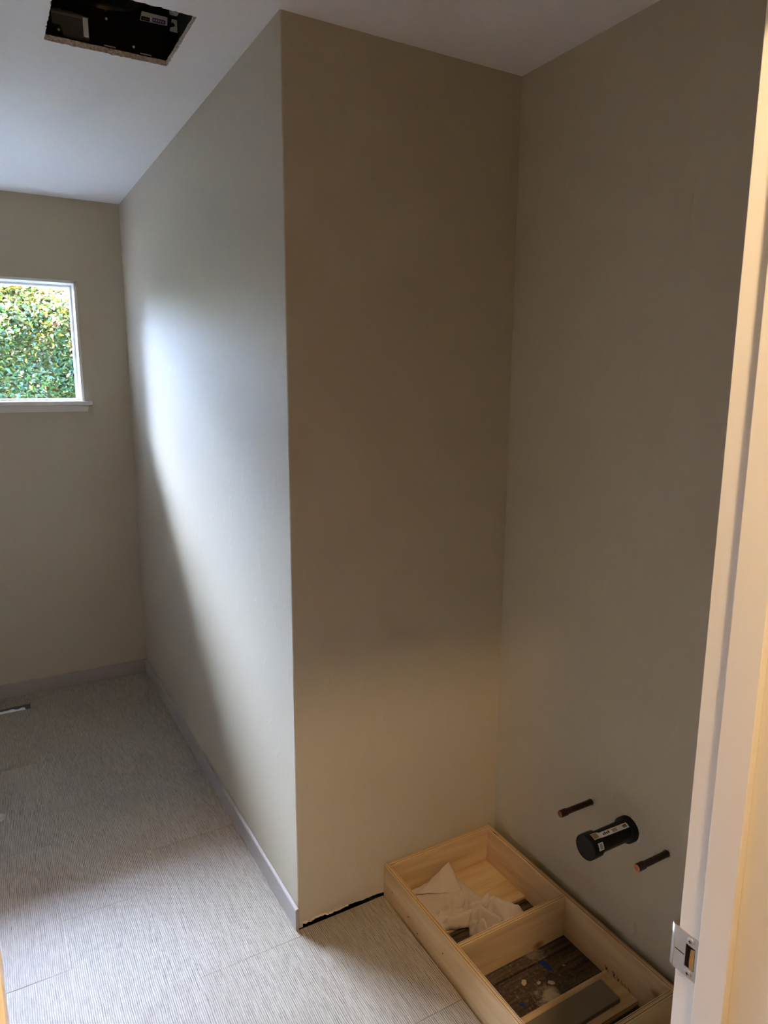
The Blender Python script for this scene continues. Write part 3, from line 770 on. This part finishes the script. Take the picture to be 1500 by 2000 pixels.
lathe('end_cap', [(.125, .0277), (.126, .0325), (.152, .0332), (.160, .0328), (.1615, .031), (.160, .0295), (.1605, 0)], (-1, 0, 0), (W, DY, DZ_), ABS, dn, 48)
ragged_ring('plaster_ring', DY, DZ_, .033, .0385, 3, dn)
def cyl_label(name, d0, d1, a0, a1, r_, mat, parent, skew=0.0, n_=10):
    vs = []; fs = []
    for i in range(n_ + 1):
        d = d0 + (d1 - d0) * i / n_
        rr_ = r_(d) if callable(r_) else r_
        for j in range(7):
            a = math.radians(a0 + skew * (i / n_) + (a1 - a0) * j / 6)
            vs.append((W - d, DY + rr_ * math.cos(a), DZ_ + rr_ * math.sin(a)))
    for i in range(n_):
        for j in range(6):
            k = i * 7 + j; fs.append((k, k + 1, k + 8, k + 7))
    return obj(name, vs, fs, mat, parent, True)
# angle: 0 = +y (towards the corner), 90 = up, 180 = towards the door
rr1 = lambda d: .0285 if d < .118 else (.0285 + (.0336 - .0285) * min(1, (d - .118) / .010))
lab = cyl_label('sticker', .018, .148, 100, 130, rr1, WLABEL, dn, -8, 24); lab['label'] = 'long white sticker strip'
cyl_label('tan_print', .130, .147, 95, 120, lambda d: .0340, LTAN, lab)
for k in range(6): cyl_label('bar_print', .062 + k * .0028, .0634 + k * .0028, 105, 122, lambda d: .0289, LBLK, lab, 0, 2)
cyl_label('grey_print', .026, .040, 106, 122, lambda d: .0289, LGRY, lab)
for k in range(4): cyl_label('text_print', .088 + k * .006, .092 + k * .006, 102 + (k % 2) * 4, 116, lambda d: .0289, LBLK, lab, 0, 2)
lab2 = cyl_label('barcode_sticker', .128, .145, 140, 172, lambda d: .0338, WLABEL, dn); lab2['label'] = 'small white barcode sticker'
for k in range(9): cyl_label('bar_print', .1315, .1405, 144 + k * 2.6, 145.4 + k * 2.6, lambda d: .0341, LBLK, lab2, 0, 2)

# ------------------------------------------------------------------ floor register opening with a foil duct, plastic scrap
du = empty('floor_duct', ((RX0 + RX1) / 2, (RY0 + RY1) / 2, -.03)); tag(du, 'shiny foil duct opening cut in the tiles under the window', 'duct')
boxes('duct_wall', [((RX0, RY0, -.12), (RX0 + .001, RY1, -.006)), ((RX1 - .001, RY0, -.12), (RX1, RY1, -.010)), ((RX0, RY1 - .001, -.12), (RX1, RY1, -.012)), ((RX0, RY0, -.12), (RX1, RY0 + .001, -.006))], GALV, du)
box('duct_bottom', (RX0, RY0, -.125), (RX1, RY1, -.12), DARKGAP, du)
nu, nv = 60, 14; vs = []; fs = []
for i in range(nu + 1):
    u = i / nu; x = RX0 + .004 + (RX1 - RX0 - .014) * u
    for j in range(nv + 1):
        v = j / nv; y = RY0 + .002 + (RY1 - RY0 - .004) * (1 - v)
        e_ = math.sin(math.pi * v)
        z = -.030 + .024 * math.exp(-((v - .42 - .05 * math.sin(u * 5)) / .10) ** 2) + .022 * math.exp(-((v - .86) / .09) ** 2) - .02 * (1 - v) ** 4
        z += (.006 * math.sin(v * 9 + u * 7) + .005 * math.sin(u * 31 + v * 13)) * e_ + rng.uniform(-.0012, .0012) - .03 * max(0, (u - .93) / .07)
        vs.append((x, y, min(z, -.006)))
for i in range(nu):
    for j in range(nv):
        a = i * (nv + 1) + j; fs.append((a, a + 1, a + nv + 2, a + nv + 1))
fo = obj('foil_liner', vs, fs, FOIL, du, True)
nu = 26; vs = []; fs = []
for i in range(nu + 1):
    a = 2 * math.pi * i / nu
    for j in range(7):
        q_ = j / 6; R2 = (.085 + .012 * math.sin(3 * a + 1) + .007 * math.sin(7 * a) + .004 * math.sin(13 * a)) * q_
        vs.append((-.831 + R2 * math.cos(a), 1.020 + R2 * math.sin(a) * .7, .004 + .016 * (1 - q_) + .006 * math.sin(5 * a + 6 * q_) * q_ + (.006 if j == 5 else 0)))
for i in range(nu):
    for j in range(6):
        k = i * 7 + j; fs.append((k, k + 7, k + 8, k + 1))
pl = obj('plastic_film', vs, fs, PLASTIC, None, True); m2 = pl.modifiers.new('thick', 'SOLIDIFY'); m2.thickness = .0008
tag(pl, 'crumpled milky plastic film on the tiles at the left edge', 'plastic film')

# ------------------------------------------------------------------ shrub outside the window
def shrub(name, label, cx, y0, wid, ztop, ncount, seed):
    g = np.random.default_rng(seed)
    root = empty(name, (cx, y0 + .5, -.4)); tag(root, label, 'shrub', 'garden shrubs outside the window')
    x = cx + g.uniform(-wid / 2, wid / 2, ncount)
    top = ztop - .32 * np.abs((x - cx) / (wid / 2)) ** 5 + .05 * np.sin(x * 9 + 1) + .035 * np.sin(x * 23)
    z = -.1 + (top + .1) * g.uniform(0, 1, ncount) ** .8
    z = np.where(g.uniform(size=ncount) < .12, top - g.exponential(.08, ncount), z)
    front = y0 + .08 * np.sin(x * 7 + z * 5) + .06 * np.sin(z * 11 - x * 4) + .25 * np.clip((z - (top - .35)) / .35, 0, 1) ** 2
    y = front + g.exponential(.22, ncount)
    hz = np.clip((z - 1.72) / (top - 1.72) + .12 * np.sin(x * 6) + g.normal(0, .16, ncount), 0, 1)
    green = np.stack([g.uniform(.025, .075, ncount), g.uniform(.065, .14, ncount), g.uniform(.02, .05, ncount)], 1)
    gold = np.stack([g.uniform(.28, .45, ncount), g.uniform(.17, .27, ncount), g.uniform(.02, .07, ncount)], 1)
    lime = np.stack([g.uniform(.16, .26, ncount), g.uniform(.20, .28, ncount), g.uniform(.02, .06, ncount)], 1)
    pink = np.stack([g.uniform(.34, .46, ncount), g.uniform(.20, .28, ncount), g.uniform(.13, .2, ncount)], 1)
    u = g.uniform(size=ncount)[:, None]; new = np.where(u < .45, gold, np.where(u < .78, lime, pink))
    pick = (g.uniform(size=ncount) < np.clip((hz - .18) * 1.7, .07, .93))[:, None]
    col = np.where(pick, new * 1.25, green * .65)
    ln = g.uniform(.034, .062, ncount); wd_ = ln * g.uniform(.42, .56, ncount)
    # leaf frame: points outwards and a little down or up, faces the light
    az = g.normal(-math.pi / 2, 1.0, ncount); el = g.normal(.15, .55, ncount)
    d = np.stack([np.cos(az) * np.cos(el), np.sin(az) * np.cos(el), np.sin(el)], 1)
    up = np.stack([g.normal(0, .5, ncount), g.normal(-.5, .5, ncount), g.normal(.9, .4, ncount)], 1)
    s = np.cross(d, up); s /= np.linalg.norm(s, axis=1)[:, None] + 1e-9; nn = np.cross(s, d)
    c0 = np.stack([x, y, z], 1)
    T = np.array([(0, 0, 0), (.32, .5, .10), (.68, .42, .08), (1, 0, -.10), (.68, -.42, .08), (.32, -.5, .10), (.5, 0, -.02)])
    V = c0[:, None, :] + d[:, None, :] * (T[None, :, 0:1] * ln[:, None, None]) + s[:, None, :] * (T[None, :, 1:2] * wd_[:, None, None]) + nn[:, None, :] * (T[None, :, 2:3] * ln[:, None, None])
    tri = np.array([(0, 6, 1), (1, 6, 2), (2, 6, 3), (3, 6, 4), (4, 6, 5), (5, 6, 0)])
    F = (np.arange(ncount)[:, None, None] * 7 + tri[None]).reshape(-1, 3)
    me = bpy.data.meshes.new('foliage'); nv_ = ncount * 7; nf_ = len(F)
    me.vertices.add(nv_); me.vertices.foreach_set('co', V.reshape(-1).astype(np.float32))
    me.loops.add(nf_ * 3); me.loops.foreach_set('vertex_index', F.reshape(-1).astype(np.int32))
    me.polygons.add(nf_); me.polygons.foreach_set('loop_start', (np.arange(nf_) * 3).astype(np.int32))
    me.update(calc_edges=True); me.validate()
    at = me.color_attributes.new('leaf_colour', 'FLOAT_COLOR', 'POINT')
    cc = np.ones((nv_, 4), np.float32); cc[:, :3] = np.repeat(col, 7, axis=0); at.data.foreach_set('color', cc.reshape(-1))
    me.materials.append(LEAF)
    o = bpy.data.objects.new('foliage', me); C.objects.link(o); adopt(o, root); o['kind'] = 'stuff'
    # stems
    rr = random.Random(seed)
    for k in range(9):
        bx = cx + rr.uniform(-wid * .35, wid * .35); by = y0 + rr.uniform(.3, .6); pts = [Vector((bx, by, -.4))]
        for q_ in range(5): pts.append(pts[-1] + Vector((rr.uniform(-.1, .1), rr.uniform(-.09, .05), .5)))
        vs = []; fs = []
        for i, p_ in enumerate(pts):
            rad = .018 * (1 - i / 6.5)
            for j in range(6):
                a = math.pi * j / 3; vs.append((p_.x + rad * math.cos(a), p_.y + rad * math.sin(a), p_.z))
        for i in range(len(pts) - 1):
            for j in range(6): fs.append((i * 6 + j, i * 6 + (j + 1) % 6, i * 6 + 6 + (j + 1) % 6, i * 6 + 6 + j))
        obj('stem', vs, fs, BARK, root, True)
    return root
shrub('shrub', 'dense green shrub with golden new leaves filling the window', -.75, 4.95, 2.2, 2.50, 100000, 11)
shrub('shrub', 'green shrub standing right of the golden one, beyond the window', 1.35, 5.10, 1.5, 2.36, 40000, 12)
shrub('shrub', 'unseen tall shrub added left of the golden one to cut low sky light', -3.15, 4.9, 2.3, 2.85, 60000, 13)  # out of view; added to hide the low sky from the partition wall
